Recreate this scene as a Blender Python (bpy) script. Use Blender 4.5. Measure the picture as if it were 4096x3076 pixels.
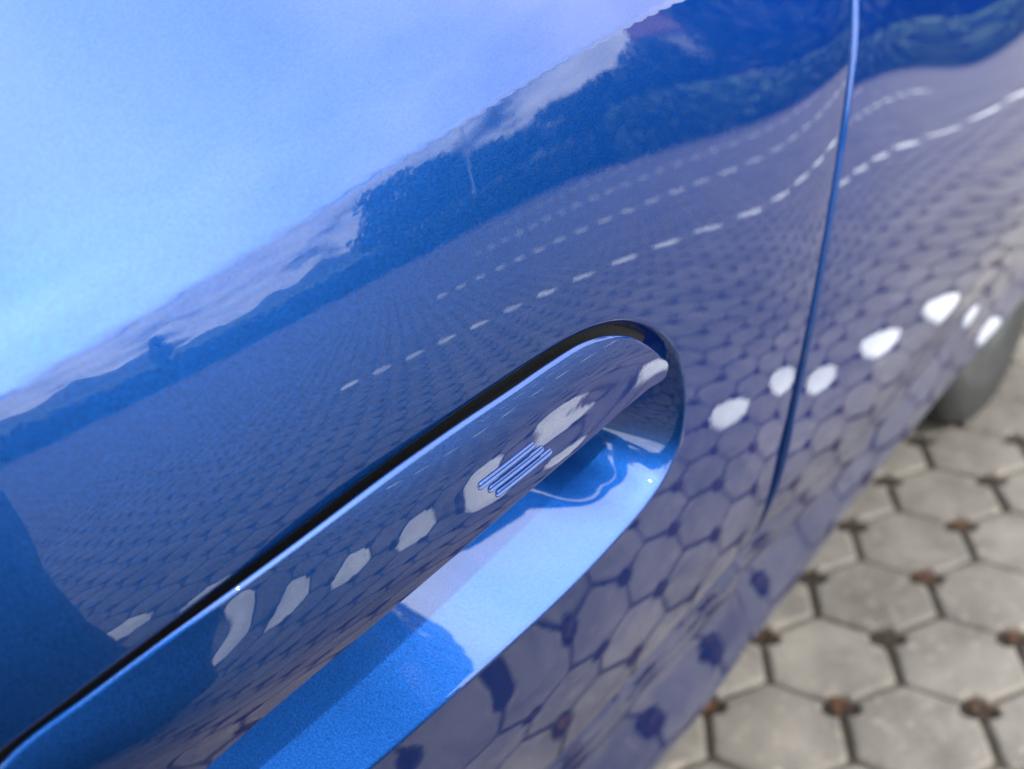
import bpy, bmesh, math, random
import numpy as np
from mathutils import Vector, Matrix

# ------------------------------------------------------------------ camera, sky, sun
for o in list(bpy.data.objects): bpy.data.objects.remove(o)
scene = bpy.context.scene
COL = scene.collection
H = 1.080252
Rm = np.array([[0.5745524605277275, -0.8167146640799329, -0.053540896316149125],
               [-0.36656371298425333, -0.19828272236943287, -0.9090187051612109],
               [0.7317926717484482, 0.5419050834662551, -0.41330178573132137]])
camd = bpy.data.cameras.new('camera'); cam = bpy.data.objects.new('camera', camd); COL.objects.link(cam)
right, down, fwd = Rm
cam.matrix_world = Matrix(((right[0], -down[0], -fwd[0], 0), (right[1], -down[1], -fwd[1], 0), (right[2], -down[2], -fwd[2], H), (0, 0, 0, 1)))
camd.sensor_fit = 'HORIZONTAL'; camd.sensor_width = 17.3; camd.lens = 17.3 * 4750 / 4096
camd.clip_start = 0.01; camd.clip_end = 3000
camd.dof.use_dof = True; camd.dof.focus_distance = 0.405; camd.dof.aperture_fstop = 4.6
scene.camera = cam
scene.view_settings.view_transform = 'Standard'; scene.view_settings.look = 'None'
scene.view_settings.exposure = 0.0; scene.view_settings.gamma = 1.0; scene.view_settings.use_curve_mapping = False
SUN_EL, SUN_AZ = math.radians(47), math.radians(-126)       # direction to the sun
sdir = Vector((math.cos(SUN_EL) * math.cos(SUN_AZ), math.cos(SUN_EL) * math.sin(SUN_AZ), math.sin(SUN_EL)))
sl = bpy.data.lights.new('sun', 'SUN'); sl.energy = 2.2; sl.angle = math.radians(0.55); sl.color = (1, 0.96, 0.9)
so = bpy.data.objects.new('sun', sl); COL.objects.link(so); so.rotation_euler = sdir.to_track_quat('Z', 'Y').to_euler(); so.location = (0, -5, 20)
world = bpy.data.worlds.new('World'); scene.world = world; world.use_nodes = True
nt = world.node_tree; nt.nodes.clear()
def N(t, typ, **kw):
    n = t.nodes.new(typ)
    for k, v in kw.items(): setattr(n, k, v)
    return n
def Lk(t, a, b): t.links.new(a, b)
out = N(nt, 'ShaderNodeOutputWorld'); bg = N(nt, 'ShaderNodeBackground'); bg.inputs['Strength'].default_value = 0.10
sky = N(nt, 'ShaderNodeTexSky', sky_type='NISHITA', sun_disc=False, sun_elevation=SUN_EL, sun_rotation=math.pi / 2 - SUN_AZ)
sky.air_density = 1.0; sky.dust_density = 1.5; sky.ozone_density = 1.2
geo = N(nt, 'ShaderNodeNewGeometry'); tc = N(nt, 'ShaderNodeTexCoord')
sep = N(nt, 'ShaderNodeSeparateXYZ'); Lk(nt, tc.outputs['Generated'], sep.inputs[0])
mz = N(nt, 'ShaderNodeMath', operation='MAXIMUM'); Lk(nt, sep.outputs['Z'], mz.inputs[0]); mz.inputs[1].default_value = 0.0
az = N(nt, 'ShaderNodeMath', operation='ADD'); Lk(nt, mz.outputs[0], az.inputs[0]); az.inputs[1].default_value = 0.16
dx = N(nt, 'ShaderNodeMath', operation='DIVIDE'); Lk(nt, sep.outputs['X'], dx.inputs[0]); Lk(nt, az.outputs[0], dx.inputs[1])
dy = N(nt, 'ShaderNodeMath', operation='DIVIDE'); Lk(nt, sep.outputs['Y'], dy.inputs[0]); Lk(nt, az.outputs[0], dy.inputs[1])
cmb = N(nt, 'ShaderNodeCombineXYZ'); Lk(nt, dx.outputs[0], cmb.inputs[0]); Lk(nt, dy.outputs[0], cmb.inputs[1])
noi = N(nt, 'ShaderNodeTexNoise'); noi.inputs['Scale'].default_value = 0.85; noi.inputs['Detail'].default_value = 8; noi.inputs['Roughness'].default_value = 0.55
off = N(nt, 'ShaderNodeVectorMath', operation='ADD'); off.inputs[1].default_value = (3.1, 7.7, 0.4); Lk(nt, cmb.outputs[0], off.inputs[0]); Lk(nt, off.outputs[0], noi.inputs['Vector'])
cr = N(nt, 'ShaderNodeMapRange', interpolation_type='SMOOTHSTEP'); 
elb = N(nt, 'ShaderNodeMapRange', interpolation_type='SMOOTHSTEP'); Lk(nt, sep.outputs['Z'], elb.inputs['Value'])      # thin cloud overhead, more open towards the horizon
for k_, v_ in (('From Min', .25), ('From Max', .85), ('To Min', 0.0), ('To Max', .30)): elb.inputs[k_].default_value = v_
sm = N(nt, 'ShaderNodeMath', operation='ADD'); Lk(nt, noi.outputs['Fac'], sm.inputs[0]); hz_ = N(nt, 'ShaderNodeMapRange', interpolation_type='SMOOTHSTEP'); Lk(nt, sep.outputs['Z'], hz_.inputs['Value'])
for k_, v_ in (('From Min', .04), ('From Max', .30), ('To Min', 0.07), ('To Max', 0.0)): hz_.inputs[k_].default_value = v_
sm0 = N(nt, 'ShaderNodeMath', operation='ADD'); Lk(nt, elb.outputs[0], sm0.inputs[0]); Lk(nt, hz_.outputs[0], sm0.inputs[1]); Lk(nt, sm0.outputs[0], sm.inputs[1]); Lk(nt, sm.outputs[0], cr.inputs['Value'])
cr.inputs['From Min'].default_value = 0.37; cr.inputs['From Max'].default_value = 0.51
shade = N(nt, 'ShaderNodeTexNoise'); shade.inputs['Scale'].default_value = 2.2; shade.inputs['Detail'].default_value = 6; Lk(nt, off.outputs[0], shade.inputs['Vector'])
ccol = N(nt, 'ShaderNodeMix', data_type='RGBA'); Lk(nt, shade.outputs['Fac'], ccol.inputs[0])
ccol.inputs[6].default_value = (22, 24.5, 27, 1); ccol.inputs[7].default_value = (74, 75, 75, 1)
mixc = N(nt, 'ShaderNodeMix', data_type='RGBA'); Lk(nt, cr.outputs[0], mixc.inputs[0]); Lk(nt, sky.outputs[0], mixc.inputs[6]); 
# thin cloud glows towards the sun
sv_ = N(nt, 'ShaderNodeVectorMath', operation='DOT_PRODUCT'); Lk(nt, tc.outputs['Generated'], sv_.inputs[0]); sv_.inputs[1].default_value = sdir
sm1 = N(nt, 'ShaderNodeMath', operation='MAXIMUM'); Lk(nt, sv_.outputs['Value'], sm1.inputs[0]); sm1.inputs[1].default_value = 0.0
sm2 = N(nt, 'ShaderNodeMath', operation='POWER'); Lk(nt, sm1.outputs[0], sm2.inputs[0]); sm2.inputs[1].default_value = 1.5
sm3 = N(nt, 'ShaderNodeMath', operation='MULTIPLY_ADD'); Lk(nt, sm2.outputs[0], sm3.inputs[0]); sm3.inputs[1].default_value = 0.50; sm3.inputs[2].default_value = 0.58
csc = N(nt, 'ShaderNodeVectorMath', operation='SCALE'); Lk(nt, ccol.outputs[2], csc.inputs[0]); Lk(nt, sm3.outputs[0], csc.inputs['Scale'])
Lk(nt, csc.outputs[0], mixc.inputs[7])
Lk(nt, mixc.outputs[2], bg.inputs['Color']); Lk(nt, bg.outputs[0], out.inputs[0])

# ------------------------------------------------------------------ helpers
rng = random.Random(7); nrng = np.random.default_rng(7)
def tag(o, label=None, cat=None, group=None, kind=None):
    if label: o['label'] = label
    if cat: o['category'] = cat
    if group: o['group'] = group
    if kind: o['kind'] = kind
    return o
def mesh_obj(name, V, F, mat, parent=None, smooth=True, normals=None):
    me = bpy.data.meshes.new(name); me.from_pydata([tuple(map(float, v)) for v in V], [], F)
    me.polygons.foreach_set('use_smooth', [smooth] * len(me.polygons))
    for m in (mat if isinstance(mat, list) else [mat]): me.materials.append(m)
    me.update()
    if normals is not None: me.normals_split_custom_set_from_vertices([tuple(map(float, n)) for n in normals])
    o = bpy.data.objects.new(name, me); COL.objects.link(o)
    if parent: o.parent = parent
    return o
def empty(name, loc=(0, 0, 0)):
    o = bpy.data.objects.new(name, None); COL.objects.link(o); o.location = loc; o.empty_display_size = 0.05; return o
def box(name, a, b, mat, parent=None):
    x0, y0, z0 = a; x1, y1, z1 = b
    V = [(x0, y0, z0), (x1, y0, z0), (x1, y1, z0), (x0, y1, z0), (x0, y0, z1), (x1, y0, z1), (x1, y1, z1), (x0, y1, z1)]
    F = [(0, 3, 2, 1), (4, 5, 6, 7), (0, 1, 5, 4), (1, 2, 6, 5), (2, 3, 7, 6), (3, 0, 4, 7)]
    return mesh_obj(name, V, F, mat, parent, smooth=False)
def grid_faces(nu, nv, closed_u=False, flip=False):
    F = []
    for i in range(nu - (0 if closed_u else 1)):
        i2 = (i + 1) % nu
        for j in range(nv - 1):
            q = (i * nv + j, i2 * nv + j, i2 * nv + j + 1, i * nv + j + 1)
            F.append(q[::-1] if flip else q)
    return F
def tube(name, pts, rad, mat, parent=None, seg=12, cap=True):
    pts = [Vector(p) for p in pts]; V = []; F = []
    rads = rad if isinstance(rad, (list, tuple)) else [rad] * len(pts)
    up = Vector((0.13, 0.21, 1)).normalized()
    for i, p in enumerate(pts):
        t = (pts[min(i + 1, len(pts) - 1)] - pts[max(i - 1, 0)]).normalized()
        a = t.cross(up).normalized() if abs(t.dot(up)) < .98 else t.cross(Vector((1, 0, 0))).normalized(); b = t.cross(a)
        for k in range(seg):
            w = 2 * math.pi * k / seg; V.append(p + rads[i] * (a * math.cos(w) + b * math.sin(w)))
    for i in range(len(pts) - 1):
        for k in range(seg):
            k2 = (k + 1) % seg; F.append((i * seg + k, i * seg + k2, (i + 1) * seg + k2, (i + 1) * seg + k))
    if cap: F.append(tuple(range(seg))); F.append(tuple(range((len(pts) - 1) * seg, len(pts) * seg))[::-1])
    return mesh_obj(name, V, F, mat, parent)

# ------------------------------------------------------------------ materials
def mat(name):
    m = bpy.data.materials.new(name); m.use_nodes = True; t = m.node_tree
    return m, t, t.nodes['Principled BSDF']
def simple(name, col, rough=0.5, metal=0.0, noise=0.0, nscale=20, bump=0.0, coat=0.0):
    m, t, b = mat(name); b.inputs['Base Color'].default_value = (*col, 1); b.inputs['Roughness'].default_value = rough; b.inputs['Metallic'].default_value = metal
    b.inputs['Coat Weight'].default_value = coat
    if noise or bump:
        c = N(t, 'ShaderNodeTexCoord'); n = N(t, 'ShaderNodeTexNoise'); n.inputs['Scale'].default_value = nscale; n.inputs['Detail'].default_value = 6; Lk(t, c.outputs['Object'], n.inputs['Vector'])
        if noise:
            r = N(t, 'ShaderNodeMapRange'); Lk(t, n.outputs['Fac'], r.inputs['Value']); r.inputs['From Min'].default_value = .3; r.inputs['From Max'].default_value = .7
            r.inputs['To Min'].default_value = 1 - noise; r.inputs['To Max'].default_value = 1 + noise
            x = N(t, 'ShaderNodeVectorMath', operation='SCALE'); x.inputs[0].default_value = col; Lk(t, r.outputs[0], x.inputs['Scale']); Lk(t, x.outputs[0], b.inputs['Base Color'])
        if bump:
            bp = N(t, 'ShaderNodeBump'); bp.inputs['Strength'].default_value = 1; bp.inputs['Distance'].default_value = bump; Lk(t, n.outputs['Fac'], bp.inputs['Height']); Lk(t, bp.outputs[0], b.inputs['Normal'])
    return m
# metallic blue car paint: flake layer under a clear coat with slight orange peel
PAINT, t, b = mat('blue_metallic_paint')
b.inputs['Base Color'].default_value = (0.0080, 0.064, 0.27, 1); b.inputs['Metallic'].default_value = 1.0; b.inputs['Specular Tint'].default_value = (0.05, 0.22, 0.8, 1); b.inputs['Roughness'].default_value = 0.48
b.inputs['Coat Weight'].default_value = 1.0; b.inputs['Coat Roughness'].default_value = 0.02; b.inputs['Coat IOR'].default_value = 1.60
c = N(t, 'ShaderNodeTexCoord')
fl = N(t, 'ShaderNodeTexNoise'); fl.inputs['Scale'].default_value = 1500; fl.inputs['Detail'].default_value = 2; Lk(t, c.outputs['Object'], fl.inputs['Vector'])
fb = N(t, 'ShaderNodeBump'); fb.inputs['Strength'].default_value = 0.7; fb.inputs['Distance'].default_value = 0.00018; Lk(t, fl.outputs['Fac'], fb.inputs['Height']); Lk(t, fb.outputs[0], b.inputs['Normal'])
fr = N(t, 'ShaderNodeMapRange'); fr.inputs['From Min'].default_value = .3; fr.inputs['From Max'].default_value = .7; fr.inputs['To Min'].default_value = .72; fr.inputs['To Max'].default_value = 1.3; Lk(t, fl.outputs['Fac'], fr.inputs['Value'])
fs = N(t, 'ShaderNodeVectorMath', operation='SCALE'); fs.inputs[0].default_value = (0.0080, 0.064, 0.27); Lk(t, fr.outputs[0], fs.inputs['Scale']); Lk(t, fs.outputs[0], b.inputs['Base Color'])
op = N(t, 'ShaderNodeTexNoise'); op.inputs['Scale'].default_value = 190; op.inputs['Detail'].default_value = 1.5; Lk(t, c.outputs['Object'], op.inputs['Vector'])
ob = N(t, 'ShaderNodeBump'); ob.inputs['Strength'].default_value = 1.0; ob.inputs['Distance'].default_value = 0.000011; Lk(t, op.outputs['Fac'], ob.inputs['Height']); Lk(t, ob.outputs[0], b.inputs['Coat Normal'])
RUBBER = simple('black_rubber', (0.008, 0.008, 0.008), 0.75, bump=0.0003, nscale=900)
DARK = simple('dark_plastic', (0.012, 0.012, 0.013), 0.8)
GLASS = simple('tinted_glass', (0.01, 0.012, 0.014), 0.04, coat=0.0)
TYRE = simple('tyre_rubber', (0.024, 0.026, 0.027), 0.36, noise=0.2, nscale=30, bump=0.0006)
ALLOY = simple('alloy_silver', (0.45, 0.46, 0.48), 0.3, metal=1.0)
def paver_mat(name, base, vary):
    m, t, b = mat(name); b.inputs['Roughness'].default_value = 0.9; b.inputs['Specular IOR Level'].default_value = 0.2
    c = N(t, 'ShaderNodeNewGeometry'); oi = N(t, 'ShaderNodeObjectInfo')
    def noise(s, d=5, r=.55):
        n = N(t, 'ShaderNodeTexNoise'); n.inputs['Scale'].default_value = s; n.inputs['Detail'].default_value = d; n.inputs['Roughness'].default_value = r; Lk(t, c.outputs['Position'], n.inputs['Vector']); return n
    n1 = noise(14); n2 = noise(420, 3); n3 = noise(48, 4); n4 = noise(3.1, 3)
    def mr(n, a, b_, c_, d, smooth=False):
        r = N(t, 'ShaderNodeMapRange', interpolation_type='SMOOTHSTEP' if smooth else 'LINEAR'); Lk(t, n, r.inputs['Value'])
        for k, v in zip(('From Min', 'From Max', 'To Min', 'To Max'), (a, b_, c_, d)): r.inputs[k].default_value = v
        return r.outputs[0]
    f = N(t, 'ShaderNodeMath', operation='MULTIPLY'); Lk(t, mr(n1.outputs['Fac'], .3, .7, 1 - vary, 1 + vary), f.inputs[0]); Lk(t, mr(n2.outputs['Fac'], .3, .7, 1 - vary * 1.3, 1 + vary * 1.3), f.inputs[1])
    g = N(t, 'ShaderNodeMath', operation='MULTIPLY'); Lk(t, f.outputs[0], g.inputs[0]); Lk(t, mr(n4.outputs['Fac'], .35, .65, .82, 1.16), g.inputs[1])
    oi_ = N(t, 'ShaderNodeMath', operation='MULTIPLY'); Lk(t, mr(oi.outputs['Random'], 0, 1, .88, 1.12), oi_.inputs[0]); Lk(t, g.outputs[0], oi_.inputs[1]); g = oi_
    sc = N(t, 'ShaderNodeVectorMath', operation='SCALE'); sc.inputs[0].default_value = base; Lk(t, g.outputs[0], sc.inputs['Scale'])
    mx = N(t, 'ShaderNodeMix', data_type='RGBA'); Lk(t, mr(n3.outputs['Fac'], .57, .70, 0, .9, True), mx.inputs[0]); Lk(t, sc.outputs[0], mx.inputs[6])
    mx.inputs[7].default_value = (base[0] * 1.55, base[1] * 1.5, base[2] * 1.42, 1) if base[0] < .5 else (base[0] * .6, base[1] * .6, base[2] * .6, 1)
    if base[0] > .5: mx.inputs[7].default_value = (*[v * .72 for v in base], 1)
    Lk(t, mx.outputs[2], b.inputs['Base Color'])
    bp = N(t, 'ShaderNodeBump'); bp.inputs['Strength'].default_value = 1; bp.inputs['Distance'].default_value = 0.0012; Lk(t, n2.outputs['Fac'], bp.inputs['Height']); Lk(t, bp.outputs[0], b.inputs['Normal'])
    return m
PAVER = paver_mat('grey_concrete', (0.166, 0.150, 0.130), 0.22)
WPAVER = paver_mat('white_painted_concrete', (0.80, 0.80, 0.79), 0.07)
SAND = simple('joint_sand', (0.058, 0.047, 0.034), 0.95, noise=0.35, nscale=60, bump=0.004)
SOIL = simple('soil', (0.022, 0.013, 0.007), 0.95, noise=0.6, nscale=90, bump=0.01)
LEAF = simple('dry_leaf', (0.075, 0.030, 0.011), 0.7, noise=0.5, nscale=40)
def leafmat(name, col):
    m, t, b = mat(name); b.inputs['Roughness'].default_value = .6
    c = N(t, 'ShaderNodeNewGeometry'); n = N(t, 'ShaderNodeTexNoise'); n.inputs['Scale'].default_value = .9; n.inputs['Detail'].default_value = 4; Lk(t, c.outputs['Position'], n.inputs['Vector'])
    r = N(t, 'ShaderNodeMapRange'); Lk(t, n.outputs['Fac'], r.inputs['Value']); r.inputs['From Min'].default_value = .3; r.inputs['From Max'].default_value = .7; r.inputs['To Min'].default_value = .6; r.inputs['To Max'].default_value = 1.4
    s = N(t, 'ShaderNodeVectorMath', operation='SCALE'); s.inputs[0].default_value = col; Lk(t, r.outputs[0], s.inputs['Scale']); Lk(t, s.outputs[0], b.inputs['Base Color']); return m
FOL = leafmat('foliage_dark', (0.022, 0.040, 0.014)); FOL2 = leafmat('foliage_mid', (0.05, 0.085, 0.022)); FOL3 = leafmat('hedge_green', (0.08, 0.15, 0.045)); BARK = simple('bark', (0.08, 0.06, 0.045), .9, noise=.3, nscale=8)
GRASS = simple('grass_green', (0.05, 0.10, 0.025), .9, noise=.4, nscale=2)

# ------------------------------------------------------------------ ground and paving
PITCH = 0.18; S3 = math.sqrt(3) / 2
EA = np.array([0.5, -0.8660254]); EV = np.array([0.8660254, 0.5])
HO = np.array([0.630404976, 1.311438090])          # one planting hole, in paving coordinates (u, v)
HO_W = HO[0] * EA + HO[1] * EV
gbase = mesh_obj('ground', [(-400, -400, -.06), (400, -400, -.06), (400, 400, -.06), (-400, 400, -.06)], [(0, 1, 2, 3)], GRASS, None, False); tag(gbase, kind='structure')
pave = mesh_obj('pavement', [(-6, -16.2, -.011), (18, -16.2, -.011), (18, 3.2, -.011), (-6, 3.2, -.011)], [(0, 1, 2, 3)], SAND, None, False); tag(pave, kind='structure')
# paver outline: junction corners nearly sharp, planting-hole corners cut back. World axes: X = EB
def paver_outline(nj=3):
    # paver centre -> six corners; hole corners at angles of (-centroid) etc., built in paving coords
    hole = []; c = (np.array([0, 0]) + np.array([-.5, S3]) + np.array([.5, S3])) / 3
    hs = [np.array([0, 0]) - c, np.array([.5, S3]) - c, np.array([-.5, S3]) - c]     # three hole corners
    pts = []
    for k in range(3):
        h = hs[k]; ang = math.atan2(h[1], h[0])
        r = np.linalg.norm(h)
        jr = ang + math.pi / 3; j = r * np.array([math.cos(jr), math.sin(jr)])
        jl = r * np.array([math.cos(ang - math.pi / 3), math.sin(ang - math.pi / 3)])
        # quarter-round bite at the planting-hole corner, centred on the hole
        e1 = (jl - h) / np.linalg.norm(jl - h); e2 = (j - h) / np.linalg.norm(j - h); rb = .122
        ring = [h + rb * (e1 * math.cos(q) + (e2 - e1 * (e1 @ e2)) / np.linalg.norm(e2 - e1 * (e1 @ e2)) * math.sin(q)) for q in (0, math.radians(30), math.radians(60), math.radians(90), math.radians(120))]
        pts += [h + (jl - h) * .34 * 1.0] + ring + [h + (j - h) * .34]
        pts += [j + (h - j) * .06, ]
        h2 = hs[(k + 1) % 3]
        pts += [j + (h2 - j) * .06]
    P = np.array(pts); 
    # shrink for the joint
    P = P * PITCH; n = np.linalg.norm(P, axis=1)[:, None]; return P * (1 - 0.0052 / n)
OUT = paver_outline(); NO = len(OUT)
def to_world2(uv): return uv[..., 0:1] * EA + uv[..., 1:2] * EV
def paver_mesh_data(jit=0.0, seed=0):
    r = np.random.default_rng(seed); P = OUT * (1 + r.normal(0, jit, (NO, 1)))
    n = np.linalg.norm(P, axis=1)[:, None]
    rings = [(P, -.03), (P, -.0060), (P * (1 - .0026 / n), -.0019), (P * (1 - .0075 / n), 0.0)]
    V = []
    for q, z in rings:
        w = to_world2(q); V += [(a, b_, z) for a, b_ in w]
    V.append((0, 0, 0.0006)); F = []
    for k in range(3):
        for i in range(NO):
            j = (i + 1) % NO; F.append((k * NO + i, k * NO + j, (k + 1) * NO + j, (k + 1) * NO + i))
    c0 = 3 * NO
    for i in range(NO): F.append((c0 + i, c0 + (i + 1) % NO, 4 * NO))
    # orientation: make top faces point up
    a, b_, c_ = [np.array(V[k]) for k in F[-1]]
    if np.cross(b_ - a, c_ - a)[2] < 0: F = [f[::-1] for f in F]
    return V, F
def mk_mesh(name, V, F, m, smooth=False):
    me = bpy.data.meshes.new(name); me.from_pydata(V, [], F); me.materials.append(m)
    if smooth: me.polygons.foreach_set('use_smooth', [True] * len(me.polygons))
    me.update(); return me
GM = [mk_mesh('paver', *paver_mesh_data(.011, s), PAVER) for s in range(16)]
WM = [mk_mesh('white_paver', *paver_mesh_data(.008, s + 20), WPAVER) for s in range(3)]
cen = []
for i in range(-190, 190):
    for j in range(-130, 130):
        uv = HO + PITCH * np.array([i + j * .5, j * S3]); w = (uv + PITCH * np.array([0, 2 * S3 / 3]))
        xy = w[0] * EA + w[1] * EV
        if -5.9 < xy[0] < 17.9 and -16.1 < xy[1] < 3.1: cen.append((uv[0], w[1], xy[0], xy[1], uv[0], uv[1]))
cen = np.array(cen)
U1 = 0.990404976; SP = 15 * PITCH
line = np.zeros(len(cen), int)
for l in range(6):
    u = U1 + l * SP; line[np.abs(cen[:, 0] - u) < .01] = l + 1
V0 = {1: -2.0, 2: -.24, 3: 1.0, 4: 2.25, 5: 3.5, 6: 4.7}; V1 = {1: 2.62, 2: 6.8, 3: 8.02, 4: 9.3, 5: 10.5, 6: 11.7}
for l_ in V0: line[(line == l_) & ((cen[:, 1] < V0[l_]) | (cen[:, 1] > V1[l_]))] = 0
white = line > 0
d = np.hypot(cen[:, 2] - 1.7, (cen[:, 3] - .25))
# what the photograph shows largest: the stones beside the car
gi = np.argsort(d + 1e3 * white)[:300]
for k in gi:
    o = bpy.data.objects.new('paver', GM[rng.randrange(16)]); COL.objects.link(o); o.parent = pave
    o.location = (cen[k, 2], cen[k, 3], rng.uniform(-.0012, .0012)); o.rotation_euler = (rng.uniform(-.006, .006), rng.uniform(-.006, .006), rng.uniform(-.01, .01))
wi = np.where(white)[0]; wi = wi[np.argsort(np.hypot(cen[wi, 2] - .6, cen[wi, 3] + .5))][:260]
for k in wi:
    o = bpy.data.objects.new('white_paver', WM[rng.randrange(3)]); COL.objects.link(o); o.parent = pave
    o.location = (cen[k, 2], cen[k, 3], rng.uniform(-.001, .001)); o.rotation_euler = (rng.uniform(-.006, .006), rng.uniform(-.006, .006), rng.uniform(-.01, .01))
used = set(gi.tolist()) | set(wi.tolist())
rest = np.array([k for k in range(len(cen)) if k not in used])
PV, PF = paver_mesh_data(0, 1); PV = np.array(PV)[NO:]; PF = [tuple(v - NO for v in f) for f in PF if min(f) >= NO]
nv = len(PV); allV = (PV[None] + np.c_[cen[rest, 2:4], nrng.uniform(-.001, .001, len(rest))][:, None, :]).reshape(-1, 3)
quads = np.array([f for f in PF if len(f) == 4]); tris = np.array([f for f in PF if len(f) == 3])
me = bpy.data.meshes.new('far_pavers'); nq, ntt = len(quads), len(tris); n = len(rest)
offs = (np.arange(n) * nv)[:, None, None]
Q = (quads[None] + offs).reshape(-1, 4); T = (tris[None] + offs).reshape(-1, 3)
me.vertices.add(len(allV)); me.vertices.foreach_set('co', allV.ravel())
me.loops.add(Q.size + T.size); me.loops.foreach_set('vertex_index', np.r_[Q.ravel(), T.ravel()])
me.polygons.add(len(Q) + len(T)); me.polygons.foreach_set('loop_start', np.r_[np.arange(len(Q)) * 4, Q.size + np.arange(len(T)) * 3])
me.update(calc_edges=True); me.validate(); me.materials.append(PAVER)
fo = bpy.data.objects.new('far_pavers', me); COL.objects.link(fo); fo.parent = pave; tag(fo, kind='stuff')
# soil and dry leaf litter in the planting holes (near ones)
hk = np.argsort(d)[:1500]
lv, lf, sv, sf = [], [], [], []
for k in hk:
    hx = cen[k, 4] * EA + cen[k, 5] * EV
    m0 = len(sv); rr = .0275
    sv.append((hx[0], hx[1], -.0075 + rng.uniform(-.0015, .002)))
    for a in range(9):
        w = a * math.tau / 9; q = rr * rng.uniform(.8, 1.1); sv.append((hx[0] + q * math.cos(w), hx[1] + q * math.sin(w), -.0102))
    for a in range(9): sf.append((m0, m0 + 1 + a, m0 + 1 + (a + 1) % 9))
    for _ in range(rng.choice([0, 4, 7, 10])):
        w = rng.uniform(0, math.tau); q = rng.uniform(0, .017); x, y = hx[0] + q * math.cos(w), hx[1] + q * math.sin(w); z = -.004 + rng.uniform(0, .004)
        a = rng.uniform(0, math.tau); l = rng.uniform(.006, .012); wd = l * .35; ca, sa = math.cos(a), math.sin(a); m0 = len(lv)
        lv += [(x - l * ca, y - l * sa, z), (x + wd * sa, y - wd * ca, z + .001), (x + l * ca, y + l * sa, z + rng.uniform(0, .003)), (x - wd * sa, y + wd * ca, z + .002)]
        lf.append((m0, m0 + 1, m0 + 2, m0 + 3))
so_ = mesh_obj('hole_soil', sv, sf, SOIL, pave); tag(so_, kind='stuff')
lo_ = mesh_obj('leaf_litter', lv, lf, LEAF, None, False); tag(lo_, 'scraps of rust brown dry leaf lying in the planting holes between the pavers', 'leaf litter', kind='stuff')

# ------------------------------------------------------------------ the car body surface
CL=[0.44192, 0.4455, 0.44828, 0.44996, 0.45002, 0.4481, 0.44463, 0.44118, 0.43997, 0.44252, 0.44894, 0.45846, 0.47042, 0.48425, 0.49964, 0.42552, 0.42687, 0.42749, 0.42709, 0.42476, 0.41865, 0.40622, 0.38587, 0.36043, 0.33922, 0.33211, 0.34011, 0.3546, 0.37037, 0.3858, 0.41389, 0.41316, 0.41052, 0.40568, 0.39782, 0.38588, 0.36876, 0.34463, 0.30991, 0.26655, 0.24083, 0.25222, 0.26835, 0.28304, 0.2972, 0.40644, 0.4045, 0.39819, 0.3875, 0.37233, 0.35186, 0.32514, 0.29565, 0.28023, 0.24485, 0.21426, 0.20749, 0.21719, 0.22924, 0.24325, 0.40167, 0.39973, 0.39089, 0.37444, 0.35058, 0.32209, 0.29289, 0.25813, 0.23683, 0.21703, 0.20855, 0.20273, 0.21426, 0.22102, 0.22902, 0.40003, 0.39434, 0.38476, 0.36877, 0.34277, 0.30765, 0.27723, 0.25196, 0.2289, 0.21128, 0.2032, 0.20835, 0.21999, 0.23291, 0.24563, 0.4051, 0.38693, 0.3732, 0.36014, 0.34023, 0.30956, 0.27553, 0.24698, 0.22744, 0.2162, 0.21321, 0.21454, 0.22685, 0.24556, 0.26522, 0.41696, 0.38507, 0.36241, 0.34735, 0.33037, 0.30586, 0.27951, 0.26116, 0.25247, 0.24694, 0.24103, 0.23531, 0.23629, 0.24905, 0.27164, 0.42756, 0.39031, 0.3605, 0.33879, 0.3218, 0.30566, 0.29123, 0.28075, 0.27413, 0.26884, 0.26295, 0.25743, 0.25561, 0.26083, 0.27432, 0.43485, 0.39708, 0.36534, 0.34018, 0.32178, 0.30917, 0.30062, 0.29437, 0.28916, 0.28445, 0.28032, 0.27732, 0.27623, 0.27774, 0.28229]
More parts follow.
